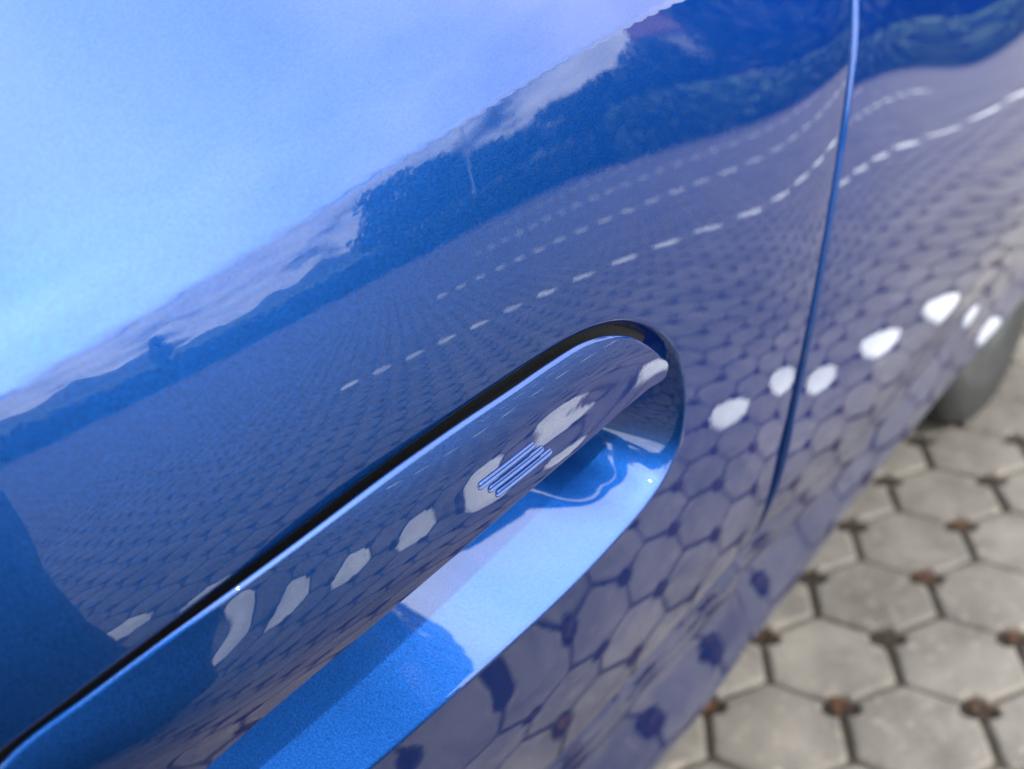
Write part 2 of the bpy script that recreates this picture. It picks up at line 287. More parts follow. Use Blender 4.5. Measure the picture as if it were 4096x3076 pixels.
CR=[0.36643, 0.37444, 0.37578, 0.37017, 0.3576, 0.33906, 0.31714, 0.29596, 0.28001, 0.27228, 0.27246, 0.27676, 0.2823, 0.28886, 0.29662, 0.34868, 0.36231, 0.37101, 0.37274, 0.363, 0.33684, 0.29543, 0.25268, 0.22402, 0.20657, 0.20557, 0.21178, 0.222, 0.23738, 0.25774, 0.35568, 0.35424, 0.35131, 0.34614, 0.33585, 0.31248, 0.273, 0.24331, 0.22579, 0.21769, 0.21276, 0.21699, 0.22823, 0.24707, 0.27286, 0.38397, 0.3655, 0.34904, 0.33563, 0.32434, 0.3035, 0.26849, 0.25285, 0.23617, 0.22666, 0.22459, 0.23937, 0.26232, 0.28723, 0.31324, 0.41088, 0.38827, 0.36738, 0.34954, 0.33586, 0.31578, 0.28322, 0.25473, 0.24003, 0.23597, 0.24023, 0.25177, 0.27251, 0.30048, 0.33395, 0.41381, 0.38869, 0.36458, 0.34267, 0.32313, 0.3023, 0.28067, 0.25948, 0.24788, 0.24805, 0.25705, 0.27048, 0.28717, 0.3074, 0.33133, 0.40576, 0.38632, 0.37069, 0.35783, 0.33983, 0.3075, 0.27363, 0.25037, 0.23978, 0.24003, 0.24798, 0.26062, 0.27601, 0.29328, 0.3122, 0.40997, 0.38753, 0.36811, 0.352, 0.33557, 0.31248, 0.28385, 0.25741, 0.23891, 0.23026, 0.23047, 0.23734, 0.24876, 0.26337, 0.2806, 0.41615, 0.38959, 0.36299, 0.33718, 0.31321, 0.29089, 0.27008, 0.25144, 0.23623, 0.22566, 0.22038, 0.22033, 0.22503, 0.23385, 0.24641, 0.40667, 0.3776, 0.3503, 0.32498, 0.30193, 0.28141, 0.26349, 0.24813, 0.23525, 0.2249, 0.21725, 0.21259, 0.21116, 0.21307, 0.2183]

HCT=[0.356197, 0.337013, 0.313143, 0.284461, 0.251503, 0.216683, 0.185481, 0.165369, 0.161484, 0.17366, 0.198208, 0.232875, 0.300987, 0.291178, 0.283852, 0.278747, 0.274699, 0.272008, 0.278269, 0.29144, 0.286002, 0.277801, 0.27138, 0.266983, 0.276208, 0.266641, 0.256872, 0.246984, 0.235711, 0.223214, 0.223216, 0.224668, 0.224817, 0.226332, 0.225261, 0.221719, 0.258338, 0.249802, 0.242262, 0.235806, 0.228349, 0.216107, 0.206384, 0.202801, 0.201813, 0.209814, 0.206434, 0.195642, 0.2383, 0.229094, 0.221767, 0.216698, 0.213952, 0.21096, 0.203122, 0.206242, 0.199117, 0.201115, 0.215913, 0.238877, 0.226023, 0.220496, 0.216742, 0.214343, 0.213709, 0.215674, 0.213073, 0.202333, 0.203192, 0.21287, 0.218561, 0.220868, 0.234769, 0.217742, 0.20276, 0.190555, 0.183311, 0.184377, 0.194587, 0.208494, 0.216303, 0.210413, 0.192176, 0.163904]
def spl(C, x0, dx_, nx, z0, dz_, nz, x, z):
    C = np.array(C).reshape(nx, nz); fx = (x - x0) / dx_; ix = np.clip(np.floor(fx).astype(int), 0, nx - 4); tx = fx - ix
    fz = (z - z0) / dz_; iz = np.clip(np.floor(fz).astype(int), 0, nz - 4); tz = fz - iz
    cx, cz = np.clip(tx, 0, 1), np.clip(tz, 0, 1)
    def B(q): return np.array([(1 - q) ** 3, 3 * q ** 3 - 6 * q ** 2 + 4, -3 * q ** 3 + 3 * q ** 2 + 3 * q + 1, q ** 3]) / 6
    def D(q): return np.array([-3 * (1 - q) ** 2, 9 * q ** 2 - 12 * q, -9 * q ** 2 + 6 * q + 3, 3 * q ** 2]) / 6
    bx, bz, ex, ez = B(cx), B(cz), D(cx), D(cz); v = 0; vx = 0; vz = 0
    for i in range(4):
        for j in range(4):
            c = C[ix + i, iz + j]; v = v + c * bx[i] * bz[j]; vx = vx + c * ex[i] * bz[j]; vz = vz + c * bx[i] * ez[j]
    return v + vx * (tx - cx) + vz * (tz - cz)
_xt = np.linspace(-.5, 3, 701)
_zh = np.interp(_xt, [.05, .176, .2056, .2392, .2935, .3343, .3914, .4679, .58, .72, 1.12, 1.8], [.950, .9625, .9676, .9732, .9785, .9797, .9787, .9702, .957, .945, .9104, .87])
_k = np.exp(-np.linspace(-2, 2, 25) ** 2); _k /= _k.sum(); _zh = np.convolve(np.pad(_zh, 12, 'edge'), _k, 'valid')
_zc = np.where(_xt < .44, -0.4465 * _xt ** 2 + .4219 * _xt + .9226, 1.0218); _zc = np.where(_xt < .05, .9426 + (_xt - .05) * .377, _zc)
_zc = np.convolve(np.pad(_zc, 12, 'edge'), _k, 'valid')
def smooth_from(xq, tab):
    # cubic (catmull) lookup keeps the derivative continuous
    f = np.clip((xq - _xt[0]) / (_xt[1] - _xt[0]), 1, len(_xt) - 3.001); i = f.astype(int); t = f - i
    a, b_, c, d_ = tab[i - 1], tab[i], tab[i + 1], tab[i + 2]
    return .5 * (2 * b_ + (c - a) * t + (2 * a - 5 * b_ + 4 * c - d_) * t * t + (3 * b_ - a - 3 * c + d_) * t ** 3)
def iss(s, w):   # integral of smoothstep
    t = np.clip(s / w, 0, 1); return w * (t ** 3 - t ** 4 / 2) + np.maximum(s - w, 0)
ZS = ([-.5, .5, .684, .758, .84, 1.0, 1.21, 1.5, 1.8, 3.0], [.30, .335, .3617, .395, .425, .440, .440, .425, .42, .42])
_zs = np.interp(_xt, *ZS); _zs = np.convolve(np.pad(_zs, 12, 'edge'), _k, 'valid')
GAPZ = [.15, .30, .36, .42, .514, .6829, .7728, .8243, .8702, .9068, .9478, .995, 1.08, 1.2]; GAPX = [.99, .92, .87, .822, .7442, .6055, .5556, .5446, .5548, .5725, .6013, .6446, .735, .87]
_zt = np.linspace(.1, 1.25, 401); _gx = np.interp(_zt, GAPZ, GAPX); _k2 = np.exp(-np.linspace(-2, 2, 41) ** 2); _k2 /= _k2.sum(); _gx = np.convolve(np.pad(_gx, 20, 'edge'), _k2, 'valid')
_zt2 = _zt; 
def gw(z): return .00005 + .0012 * np.clip((np.asarray(z) - .47) / .06, 0, 1) + .0031 * np.clip((np.asarray(z) - .50) / .40, 0, 1)
def gapx(z): return np.interp(z, _zt2, _gx)
UPC, CRE1, CRE2 = 0.095, 0.42, 0.45
def body(x, z, side):
    x = np.asarray(x, float); z = np.asarray(z, float)
    xl = np.clip(x, .08, 1.95)
    def base(xx): return spl(CL, -0.05, 0.1285714, 10, 0.3602521, 0.0575, 15, xx, z) if side == 0 else spl(CR, 0.45, 0.2142857, 10, 0.3602521, 0.0575, 15, xx, z)
    if side == 0: other = spl(CR, 0.45, 0.2142857, 10, 0.3602521, 0.0575, 15, xl, z)
    else: other = spl(CL, -0.05, 0.1285714, 10, 0.3602521, 0.0575, 15, xl, z)
    q = np.clip((.60 - z) / .12, 0, 1); wb = .5 * q * q * (3 - 2 * q) * np.exp(-((x - gapx(z)) / .17) ** 2)
    y = base(xl) + wb * (other - base(xl)); g = (base(xl + 1e-4) - base(xl - 1e-4)) / 2e-4
    u = np.maximum(.08 - x, 0); y = y - g * .12 * (1 - np.exp(-u / .12)); y = y + g * np.maximum(x - 1.95, 0)
    fade = np.clip((x - .62) / .5, 0, 1); y = y + UPC * (1 - .75 * fade * fade * (3 - 2 * fade)) * iss(z - smooth_from(x, _zh), .045)
    s = z - smooth_from(x, _zc); y = y + CRE1 * iss(s, .0014) + CRE2 * iss(s - .002, .035)
    zs = smooth_from(x, _zs); q = np.maximum(zs - .004 - z, 0); y = y + 9 * q ** 2
    return y
def body_n(x, z, side, f=None):
    f = f or (lambda a, b_: body(a, b_, side)); e = 2e-5
    yx = (f(x + e, z) - f(x - e, z)) / (2 * e); yz = (f(x, z + e) - f(x, z - e)) / (2 * e)
    n = np.stack([yx, -np.ones_like(yx), yz], -1); return n / np.linalg.norm(n, axis=-1)[..., None]
ZT, ZB = 1.15, .22

car = empty('car', (0.6, 0.35, 0)); tag(car, 'glossy metallic blue car seen close along its doors, parked on the hexagonal paving', 'car')
def cpart(o): o.parent = car; o.matrix_parent_inverse = Matrix.Translation(-car.location); return o

# door opening for the handle (x, z on the door skin)
OPEN = [(0.1084, 0.8827), (0.1316, 0.8921), (0.157, 0.9004), (0.1854, 0.9081), (0.2182, 0.9161), (0.2571, 0.9222), (0.2923, 0.925), (0.3139, 0.9252), (0.3315, 0.9235), (0.3488, 0.9194), (0.364, 0.9127), (0.3786, 0.9034), (0.3885, 0.8939), (0.3950, 0.8844), (0.4010, 0.8700), (0.4041, 0.8555), (0.4037, 0.8431), (0.3969, 0.8309), (0.3854, 0.8223), (0.3675, 0.8140), (0.3411, 0.8025), (0.3091, 0.7885), (0.2792, 0.7725), (0.2515, 0.7564),
        (0.22, .741), (.17, .729), (.12, .730), (.075, .745), (.045, .775), (.035, .81), (.05, .845), (.078, .867)]
HAND = [(0.1084, 0.8773), (0.132, 0.8880), (0.1556, 0.8981), (0.1816, 0.9076), (0.213, 0.9158), (0.2514, 0.9210), (0.275, 0.9225), (0.2969, 0.9235), (0.3201, 0.9229), (0.3349, 0.9198), (0.3489, 0.9144), (0.3614, 0.9066), (0.3753, 0.8960), (0.3845, 0.8880), (0.3850, 0.8850), (0.3691, 0.8839), (0.3328, 0.8825), (0.274, 0.8783), (0.2326, 0.8685), (0.1997, 0.8560), (0.173, 0.8385), (0.1666, 0.8335),
        (.140, .815), (.118, .803), (.100, .802), (.088, .812), (.084, .832), (.092, .857)]
def closed_curve(P, n):
    P = np.array(P); m = len(P); out_ = []
    for i in range(m):
        a, b_, c, d_ = P[i - 1], P[i], P[(i + 1) % m], P[(i + 2) % m]
        la, lb, lc = [max(np.linalg.norm(q), 1e-5) for q in (b_ - a, c - b_, d_ - c)]
        m1 = ((b_ - a) / la * lb + (c - b_) / lb * la) / (la + lb) * lb; m2 = ((c - b_) / lb * lc + (d_ - c) / lc * lb) / (lb + lc) * lb
        for t in np.linspace(0, 1, 40, endpoint=False):
            out_.append((2 * t ** 3 - 3 * t * t + 1) * b_ + (t ** 3 - 2 * t * t + t) * m1 + (-2 * t ** 3 + 3 * t * t) * c + (t ** 3 - t * t) * m2)
    out_ = np.array(out_)
    for _ in range(12): out_ = (np.roll(out_, 1, 0) + out_ * 2 + np.roll(out_, -1, 0)) / 4
    s = np.r_[0, np.cumsum(np.linalg.norm(np.diff(np.vstack([out_, out_[:1]]), axis=0), axis=1))]
    q = np.linspace(0, s[-1], n, endpoint=False); cl = np.vstack([out_, out_[:1]])
    return np.stack([np.interp(q, s, cl[:, 0]), np.interp(q, s, cl[:, 1])], 1)
def out_normals(C):
    t = np.roll(C, -1, 0) - np.roll(C, 1, 0); t /= np.linalg.norm(t, axis=1)[:, None]; n = np.stack([-t[:, 1], t[:, 0]], 1)
    c = C.mean(0); 
    if ((C - c) * n).sum() < 0: n = -n
    return n
NC = 1100
C = closed_curve(OPEN, NC); cn = out_normals(C)
A0, A1 = np.array([.11, .81]), np.array([.335, .866])
def nearest(P):
    d_ = A1 - A0; t = np.clip(((P - A0) @ d_) / (d_ @ d_), 0, 1); return A0 + t[:, None] * d_
Mn = nearest(C)
dirs = C - Mn; dirs /= np.linalg.norm(dirs, axis=1)[:, None]
# smooth the fan directions so no two neighbouring spokes cross
for _ in range(900): dirs = (np.roll(dirs, 1, 0) + 2 * dirs + np.roll(dirs, -1, 0)) / 4
dirs /= np.linalg.norm(dirs, axis=1)[:, None]
XL = -.55; 
def RE(z): return .0001 + .0007 * np.clip((np.asarray(z) - .47) / .06, 0, 1) + .0026 * np.clip((np.asarray(z) - .50) / .35, 0, 1)
def dist_to_border(P, dd):
    best = np.full(len(P), 9.)
    for i in range(len(P)):
        p, v = P[i], dd[i]; ts = []
        if v[0] < -1e-6: ts.append((XL - p[0]) / v[0])
        if v[1] > 1e-6: ts.append((ZT - p[1]) / v[1])
        if v[1] < -1e-6: ts.append((ZB - p[1]) / v[1])
        tt = np.linspace(0, 1.2, 1201); q = p + tt[:, None] * v; g = q[:, 0] - (gapx(q[:, 1]) - gw(q[:, 1]) / 2 - RE(q[:, 1])); k = np.where(g > 0)[0]
        if len(k):
            k = k[0]; a, b_ = g[k - 1], g[k]; ts.append(tt[k - 1] + (tt[k] - tt[k - 1]) * (-a) / (b_ - a))
        best[i] = min(ts)
    return best
LB = dist_to_border(C, dirs)
# lip and bowl: extra depth as a function of the signed distance inside the opening
up = np.clip((cn[:, 1] - .05) * 2, 0, 1)        # 1 on the upper and right-hand rim
low = 1 - up
for _ in range(1500): up = (np.roll(up, 1) + 2 * up + np.roll(up, -1)) / 4
CZ = C[:, 1]; right_ = np.clip((cn[:, 0] - .2) * 2, 0, 1)
for _ in range(900): right_ = (np.roll(right_, 1) + 2 * right_ + np.roll(right_, -1)) / 4
def bowl(dd, i):     # dd>0 inside
    w = .0013 + .0006 * up[i]; s0 = 1.5 + 2.0 * up[i]
    t = np.clip((dd + w) / (2 * w), 0, 1); ramp = s0 * 2 * w * (t ** 3 - t ** 4 / 2)
    ins = np.maximum(dd - w, 0); Lm = .075 - .045 * up[i]; q = np.clip(ins / Lm, 0, 1)      # constant-slope wall easing into a flat bottom
    q2 = np.clip(ins / .02, 0, 1)
    return np.where(dd > w, ramp + s0 * Lm * (q - q ** 4 / 4), ramp) + .35 * np.maximum(CZ[i] - .795, 0) * q2 * q2 * (3 - 2 * q2) * right_[i]
ringsO = [-.0, .0005, .001, .0015, .002, .0026, .0032, .004, .005, .0062]            # outward
ringsI = [.0005, .001, .0015, .002, .0026, .0032, .004, .005, .0062, .008, .010, .0125, .015, .018, .021, .024, .027, .030, .034, .038, .043, .048, .054, .060]
V = []; idx = np.arange(NC)
def rowI(dd):
    # inside: move toward the spine, never past it
    L = np.linalg.norm(C - Mn, axis=1); tt = np.minimum(dd, L * .985); p = C - (C - Mn) / L[:, None] * tt[:, None]; return p, tt
rows = []
for dd in ringsI[::-1]:
    p, tt = rowI(dd); rows.append((p, body(p[:, 0], p[:, 1], 0) + bowl(tt, idx)))
for dd in ringsO: p = C + dirs * dd; rows.append((p, body(p[:, 0], p[:, 1], 0) + bowl(-dd * np.ones(NC), idx)))
NR = 150
for k in range(1, NR + 1):
    f = k / NR; g = .0062 + (LB - .0062) * (f * .55 + .45 * f ** 2); p = C + dirs * g[:, None]; rows.append((p, body(p[:, 0], p[:, 1], 0)))
nr = len(rows)
Vv = np.array([[(p[i, 0], y[i], p[i, 1]) for p, y in rows] for i in range(NC)])      # NC x nr x 3
# normals: mesh-based from finite differences of the grid near the lip, analytic outside
du = np.roll(Vv, -1, 0) - np.roll(Vv, 1, 0); dv = np.gradient(Vv, axis=1); nn = np.cross(du, dv); nn /= np.maximum(np.linalg.norm(nn, axis=2), 1e-12)[..., None]
nn[nn[..., 1] > 0] *= -1
na = body_n(Vv[..., 0], Vv[..., 2], 0); k0 = len(ringsI) + len(ringsO) - 1
nn[:, k0:] = na[:, k0:]
# flange at the shut line for the spokes that end on the gap
extra = []; arcs = [math.radians(a) for a in (20, 40, 60, 75, 90)]
endp = Vv[:, -1]; isg = np.abs(endp[:, 0] - (gapx(endp[:, 2]) - gw(endp[:, 2]) / 2 - RE(endp[:, 2]))) < 1e-3
V = Vv.reshape(-1, 3); NNr = nn.reshape(-1, 3); F = grid_faces(NC, nr, closed_u=True)
def fix_orient(V, F):
    a, b_, c = [np.array(V[k]) for k in F[len(F) // 2][:3]]
    return [f[::-1] for f in F] if np.cross(b_ - a, c - a)[1] > 0 else F
F = fix_orient(V, F)
door = mesh_obj('rear_door', V, F, PAINT, None, True, NNr); cpart(door)
def flange(z, x, side, sgn, name, parent):
    # strip that rolls from the skin edge inwards; sgn = +1 rolls towards +X
    y = body(x, z, side); n0 = body_n(x, z, side); P = []; NNv = []
    for a in [0.] + arcs: 
        P.append(np.stack([x + sgn * RE(z) * math.sin(a), y + RE(z) * (1 - math.cos(a)), z], 1)); q = n0 * math.cos(a) + np.array([sgn, 0, 0]) * math.sin(a); NNv.append(q / np.linalg.norm(q, axis=1)[:, None])
    P.append(P[-1] + [0, .02, 0]); NNv.append(NNv[-1])
    P = np.array(P).transpose(1, 0, 2); NNv = np.array(NNv).transpose(1, 0, 2); m = P.shape[1]
    Fq = grid_faces(len(z), m)
    a, b_, c = [P.reshape(-1, 3)[k] for k in Fq[m + 2][:3]]
    if np.cross(b_ - a, c - a)[0] * sgn < 0: Fq = [f[::-1] for f in Fq]
    return mesh_obj(name, P.reshape(-1, 3), Fq, PAINT, parent, True, NNv.reshape(-1, 3))
zz = np.linspace(ZB, ZT, 500)
zg_ = np.linspace(.47, ZT, 420)
flange(zg_, gapx(zg_) - gw(zg_) / 2 - RE(zg_), 0, +1, 'door_edge', door)
# front door skin
nx_, nz_ = 330, 330
tt = np.linspace(0, 1, nx_); X0 = gapx(zz[:1]); zq = np.linspace(ZB, ZT, nz_)
XR = 2.75
xs = np.array([(gapx(z) + gw(z) / 2 + RE(z)) + (XR - (gapx(z) + gw(z) / 2 + RE(z))) * (tt * .45 + .55 * tt ** 2) for z in zq]).T
Z = np.tile(zq, (nx_, 1)); Y = body(xs, Z, 1); Vf = np.stack([xs, Y, Z], -1)
fd = mesh_obj('front_door', Vf.reshape(-1, 3), fix_orient(Vf.reshape(-1, 3), grid_faces(nx_, nz_)), PAINT, None, True, body_n(xs, Z, 1).reshape(-1, 3)); cpart(fd)
flange(zg_, gapx(zg_) + gw(zg_) / 2 + RE(zg_), 1, -1, 'door_edge', fd)
# rubber seal behind the shut line
zz2 = np.linspace(.52, ZT, 120); y0 = body(gapx(zz2), zz2, 0)
P = np.array([[(gapx(z) - .02, y + .016, z), (gapx(z) + .02, y + .016, z)] for z, y in zip(zz2, y0)]).reshape(-1, 3)
cpart(mesh_obj('door_seal', P, grid_faces(120, 2), RUBBER))

# handle
NH = 520
Hc = closed_curve(HAND, NH); hn = out_normals(Hc); B0, B1 = np.array([.115, .840]), np.array([.345, .898])
def nearestH(P):
    d_ = B1 - B0; t = np.clip(((P - B0) @ d_) / (d_ @ d_), 0, 1); return B0 + t[:, None] * d_
Mh = nearestH(Hc)
def hs(x, z):
    return spl(HCT, .06, .085, 7, .8, .0161111111, 12, np.asarray(x, float), np.asarray(z, float))
uph = np.clip(hn[:, 1] * 2.2, 0, 1); 
for _ in range(20): uph = (np.roll(uph, 1) + 2 * uph + np.roll(uph, -1)) / 4
rr = .0009 + .0004 * uph
L = np.linalg.norm(Hc - Mh, axis=1); rows = []
def roll(dd): q = np.clip(1 - dd / rr, 0, 1); return rr * (1 - np.sqrt(np.maximum(1 - q * q, 0)))
hpos = lambda dd: Hc - (Hc - Mh) / L[:, None] * np.minimum(dd, L)[:, None]
for back, ins in ((.009, .020), (.0075, .014), (.005, .008), (.0025, .0035)):
    p = hpos(ins * np.ones(NH)); rows.append((p, hs(p[:, 0], p[:, 1]) + back))
for f in (0, .01, .03, .06, .10, .15, .21, .28, .36, .45, .55, .66, .8, 1.0):
    dd = rr * f; p = hpos(dd); rows.append((p, hs(p[:, 0], p[:, 1]) + roll(dd)))
NF = 26
for k in range(1, NF + 1): dd = rr + (L - rr) * (k / NF); p = hpos(dd); rows.append((p, hs(p[:, 0], p[:, 1]) + roll(dd)))
Vh = np.array([[(p[i, 0], y[i], p[i, 1]) for p, y in rows] for i in range(NH)]); nrh = len(rows)
du = np.roll(Vh, -1, 0) - np.roll(Vh, 1, 0); dv = np.gradient(Vh, axis=1); nh = np.cross(du, dv); ln = np.linalg.norm(nh, axis=2)
sg = np.sign((nh[:, -8] @ np.array([0, -1, 0])).mean()); nh = nh * sg / np.maximum(ln, 1e-14)[..., None]
na = body_n(Vh[..., 0], Vh[..., 2], 0, hs); nh[:, 18:] = na[:, 18:]
Fh = grid_faces(NH, nrh, closed_u=True)
a, b_, c = [Vh.reshape(-1, 3)[k] for k in Fh[nrh - 4][:3]]
if np.cross(b_ - a, c - a)[1] > 0: Fh = [f[::-1] for f in Fh]
handle = mesh_obj('door_handle', Vh.reshape(-1, 3), Fh + [tuple(i * nrh for i in range(NH))], PAINT, None, True, nh.reshape(-1, 3))
cpart(handle)
# three-bar emblem pressed into the handle
BARS = [((0.2554, 0.8967), (0.2860, 0.8989)), ((0.2607, 0.8930), (0.2918, 0.8946)), ((0.2647, 0.8893), (0.2972, 0.8911))]
prof = [(-1.0, 0.0), (-.86, .55), (-.7, .8), (-.5, .7), (-.34, .2), (-.15, -.1), (0.1, -.1), (.3, .2), (.5, .7), (.7, .85), (.86, .55), (1.0, 0.0)]
for k, (p0, p1) in enumerate(BARS):
    p0, p1 = np.array(p0), np.array(p1); ax = p1 - p0; Lb = np.linalg.norm(ax); ax /= Lb; pe = np.array([-ax[1], ax[0]]); W = .0015; V = []
    st = [0, .0004, .001, .0018] + list(np.linspace(.003, Lb - .003, 12)) + [Lb - .0018, Lb - .001, Lb - .0004, Lb]
    for s in st:
        e = min(s, Lb - s); wf = math.sqrt(max(0, 1 - max(0, 1 - e / .0018) ** 2)); 
        for q, hgt in prof:
            p = p0 + ax * s + pe * q * W * max(wf, .05); V.append((p[0], float(hs(p[0], p[1])) - (.0009 * hgt * wf + .00002), p[1]))
    Fb = grid_faces(len(st), len(prof)); a, b_, c = [np.array(V[m]) for m in Fb[5 * (len(prof) - 1) + 5][:3]]
    if np.cross(b_ - a, c - a)[1] > 0: Fb = [f[::-1] for f in Fb]
    mesh_obj('emblem_bar', V, Fb, PAINT, handle)
# black rubber lining in the slot above the handle
sel = [i for i in range(NC) if cn[i, 1] > .15 and C[i, 0] < .378]
sel.sort(key=lambda i: C[i, 0]); V = []
for i in sel:
    for dd, dep in ((-.001, .0062), (.004, .0065), (.011, .0075), (.020, .011)):
        p = C[i] - cn[i] * dd; V.append((p[0], float(body(p[0], p[1], 0)) + dep, p[1]))
cpart(mesh_obj('slot_seal', V, grid_faces(len(sel), 4), RUBBER))

# rest of the car: sill, floor, glass, roof, wheel
xs_ = np.linspace(XL, XR, 60)
def strip(name, prof_, m, side=1):
    V = []; 
    for x in xs_:
        for f in prof_: V.append((x, *f(x)))
    o = mesh_obj(name, V, grid_faces(len(xs_), len(prof_)), m); return cpart(o)
yb = lambda x: float(body(x, ZB, 1 if x > .8 else 0)); yt = lambda x: float(body(x, ZT, 1 if x > .8 else 0))
YB, YT = max(yb(x) for x in xs_), max(yt(x) for x in xs_)
strip('sill', [lambda x: (yb(x) - .005, ZB + .01), lambda x: (YB + .04, ZB - .02), lambda x: (YB + .08, .17), lambda x: (YB + 1.4, .17)], DARK)
strip('window_seal', [lambda x: (yt(x) - .001, ZT - .001), lambda x: (yt(x) + .004, ZT + .012), lambda x: (yt(x) + .02, ZT + .014)], RUBBER)
strip('side_window', [lambda x: (yt(x) + .012, ZT - .01), lambda x: (yt(x) + .10, ZT + .22), lambda x: (yt(x) + .22, ZT + .42)], GLASS)
strip('roof', [lambda x: (yt(x) + .22, ZT + .42), lambda x: (yt(x) + .30, ZT + .46), lambda x: (yt(x) + 1.3, ZT + .50)], PAINT)
cpart(box('light_block_panel', (XL + .02, YT + .75, .18), (XR - .02, YT + .8, ZT + .46), DARK))  # added dark panel, out of view, blocks light behind the door gaps
# front wheel
WX, WY, WR = 2.33, .508, .400
def lathe(name, prof_, m, parent, seg=96):
    V = []; 
    for k in range(seg):
        w = math.tau * k / seg
        for y, r in prof_: 
            zz_ = WR - .034 - r * (WR / .3375 if r > .2 else 1) * math.cos(w); fl_ = max(0, .0005 - zz_); V.append((WX + r * (WR / .3375 if r > .2 else 1) * math.sin(w), WY + y - (fl_ * .5 if y < .1 else -fl_ * .5), zz_ + fl_))
    return mesh_obj(name, V, grid_faces(seg, len(prof_), closed_u=True), m, parent)
tp = [(.035, .205), (.012, .222), (.002, .255), (-.004, .285), (0, .308), (.006, .322), (.018, .3325), (.03, .335), (.055, .3365), (.0552, .329), (.062, .329), (.0622, .337), (.1, .3375), (.1002, .329), (.108, .329), (.1082, .3375), (.15, .336), (.1502, .329), (.157, .329), (.1572, .335), (.18, .3335), (.195, .322), (.2, .30), (.195, .25), (.17, .205)]
tyre = lathe('wheel', tp, TYRE, None); cpart(tyre)
lathe('rim', [(.03, .206), (.022, .21), (.026, .19), (.06, .18), (.12, .178), (.16, .19), (.17, .206)], ALLOY, tyre)
for k in range(5):
    w = math.tau * k / 5; V = []
    for r, hw in ((.03, .02), (.185, .028)):
        for s, dy_ in ((-1, 0), (1, 0), (1, .02), (-1, .02)):
            V.append((WX + r * math.cos(w) - s * hw * math.sin(w), WY + .035 + dy_, WR + r * math.sin(w) + s * hw * math.cos(w)))
    mesh_obj('spoke', V, [(0, 1, 5, 4), (1, 2, 6, 5), (2, 3, 7, 6), (3, 0, 4, 7), (4, 5, 6, 7), (0, 3, 2, 1)], ALLOY, tyre, False)
# ------------------------------------------------------------------ surroundings, seen mirrored in the doors
OX, OY = .25, .2
def polar(azd, R): a = math.radians(azd); return OX + R * math.cos(a), OY - R * math.sin(a)
def leaves(name, blobs, n, size, mats, parent, seed):
    r = np.random.default_rng(seed); vol = np.array([b[3] * b[4] * b[5] for b in blobs]); ct = r.choice(len(blobs), n, p=vol / vol.sum())
    B = np.array(blobs)[ct]; d_ = r.normal(size=(n, 3)); d_ /= np.linalg.norm(d_, axis=1)[:, None]; q = r.uniform(.35, 1.06, n)[:, None] ** .6
    P = B[:, :3] + d_ * q * B[:, 3:6]
    a = r.normal(size=(n, 3)); a /= np.linalg.norm(a, axis=1)[:, None]; b_ = np.cross(a, r.normal(size=(n, 3))); b_ /= np.linalg.norm(b_, axis=1)[:, None]
    s = size * r.uniform(.6, 1.4, n)[:, None]; V = np.stack([P - a * s, P - b_ * s * .6, P + a * s, P + b_ * s * .6], 1).reshape(-1, 3)
    me = bpy.data.meshes.new(name); me.from_pydata(V.tolist(), [], np.arange(n * 4).reshape(-1, 4).tolist())
    for m in mats: me.materials.append(m)
    me.polygons.foreach_set('material_index', r.integers(0, len(mats), n).tolist()); me.update()
    o = bpy.data.objects.new(name, me); COL.objects.link(o); o.parent = parent; return o
def tree(azd, R, h, w, label, seed, mats=(0, 1), n=4200, name='leafy_tree'):
    x, y = polar(azd, R); r = random.Random(seed); root = empty(name, (x, y, -.05)); tag(root, label, 'tree', 'trees mirrored in the car doors')
    tube('trunk', [(0, 0, 0), (.05 * h * r.uniform(-1, 1), .03 * h, h * .3), (.02 * h, -.02 * h, h * .62)], [h * .03, h * .022, h * .01], BARK, root, 9)
    for k in range(4):
        a = math.tau * k / 4 + r.random(); tube('limb', [(0, 0, h * (.25 + .06 * k)), (w * .32 * math.cos(a), w * .32 * math.sin(a), h * (.5 + .07 * k))], [h * .012, h * .005], BARK, root, 6)
    bl = [(0, 0, h * .52, w * .38, w * .38, h * .45)]
    for k in range(9):
        a = r.uniform(0, math.tau); q = w * r.uniform(.12, .34); s = r.uniform(.16, .26)
        bl.append((q * math.cos(a), q * math.sin(a), h * r.uniform(.22, .86), w * s, w * s, h * s * .75))
    leaves('crown', bl, n, h * .034 + .04, [FOL, FOL2] if mats == (0, 1) else [FOL], root, seed)
def hedge(a0, a1, R, h, th, label, mats, seed, n=9000):
    m = max(3, int(abs(a1 - a0) / 3)); bl = []; x0, y0 = polar((a0 + a1) / 2, R); root = empty('hedge', (x0, y0, -.05)); tag(root, label, 'hedge')
    for k in range(m * 2):
        x, y = polar(a0 + (a1 - a0) * (k + .5) / m / 2, R); bl.append((x - x0, y - y0, h * .5, R * math.radians(abs(a1 - a0)) / m * .45, R * math.radians(abs(a1 - a0)) / m * .45 + th * .2, h * .52))
    leaves('foliage', bl, n, .10, mats, root, seed)
hedge(29, 118, 15.2, .75, 1.0, 'long low dark hedge along the far edge of the paving', [FOL], 31, 16000)
hedge(3, 30, 14.6, 1.1, 1.0, 'fresh green hedge mirrored as a teal band to the right of the shut line', [FOL3, FOL3, FOL2], 32, 8000)
tree(57, 33, 4.6, 8.5, 'broad tree mirrored at the left end of the dark tree line on the rear door', 1)
tree(51, 36, 4.0, 7.5, 'round tree mirrored just right of the leftmost tall crown', 2, (0,))
tree(46, 34, 2.9, 6.5, 'lower bushy tree mirrored in the dip of the tree line', 3)
tree(41, 38, 2.5, 6.0, 'small tree mirrored between the dip and the second rise of the tree line', 4, (0,))
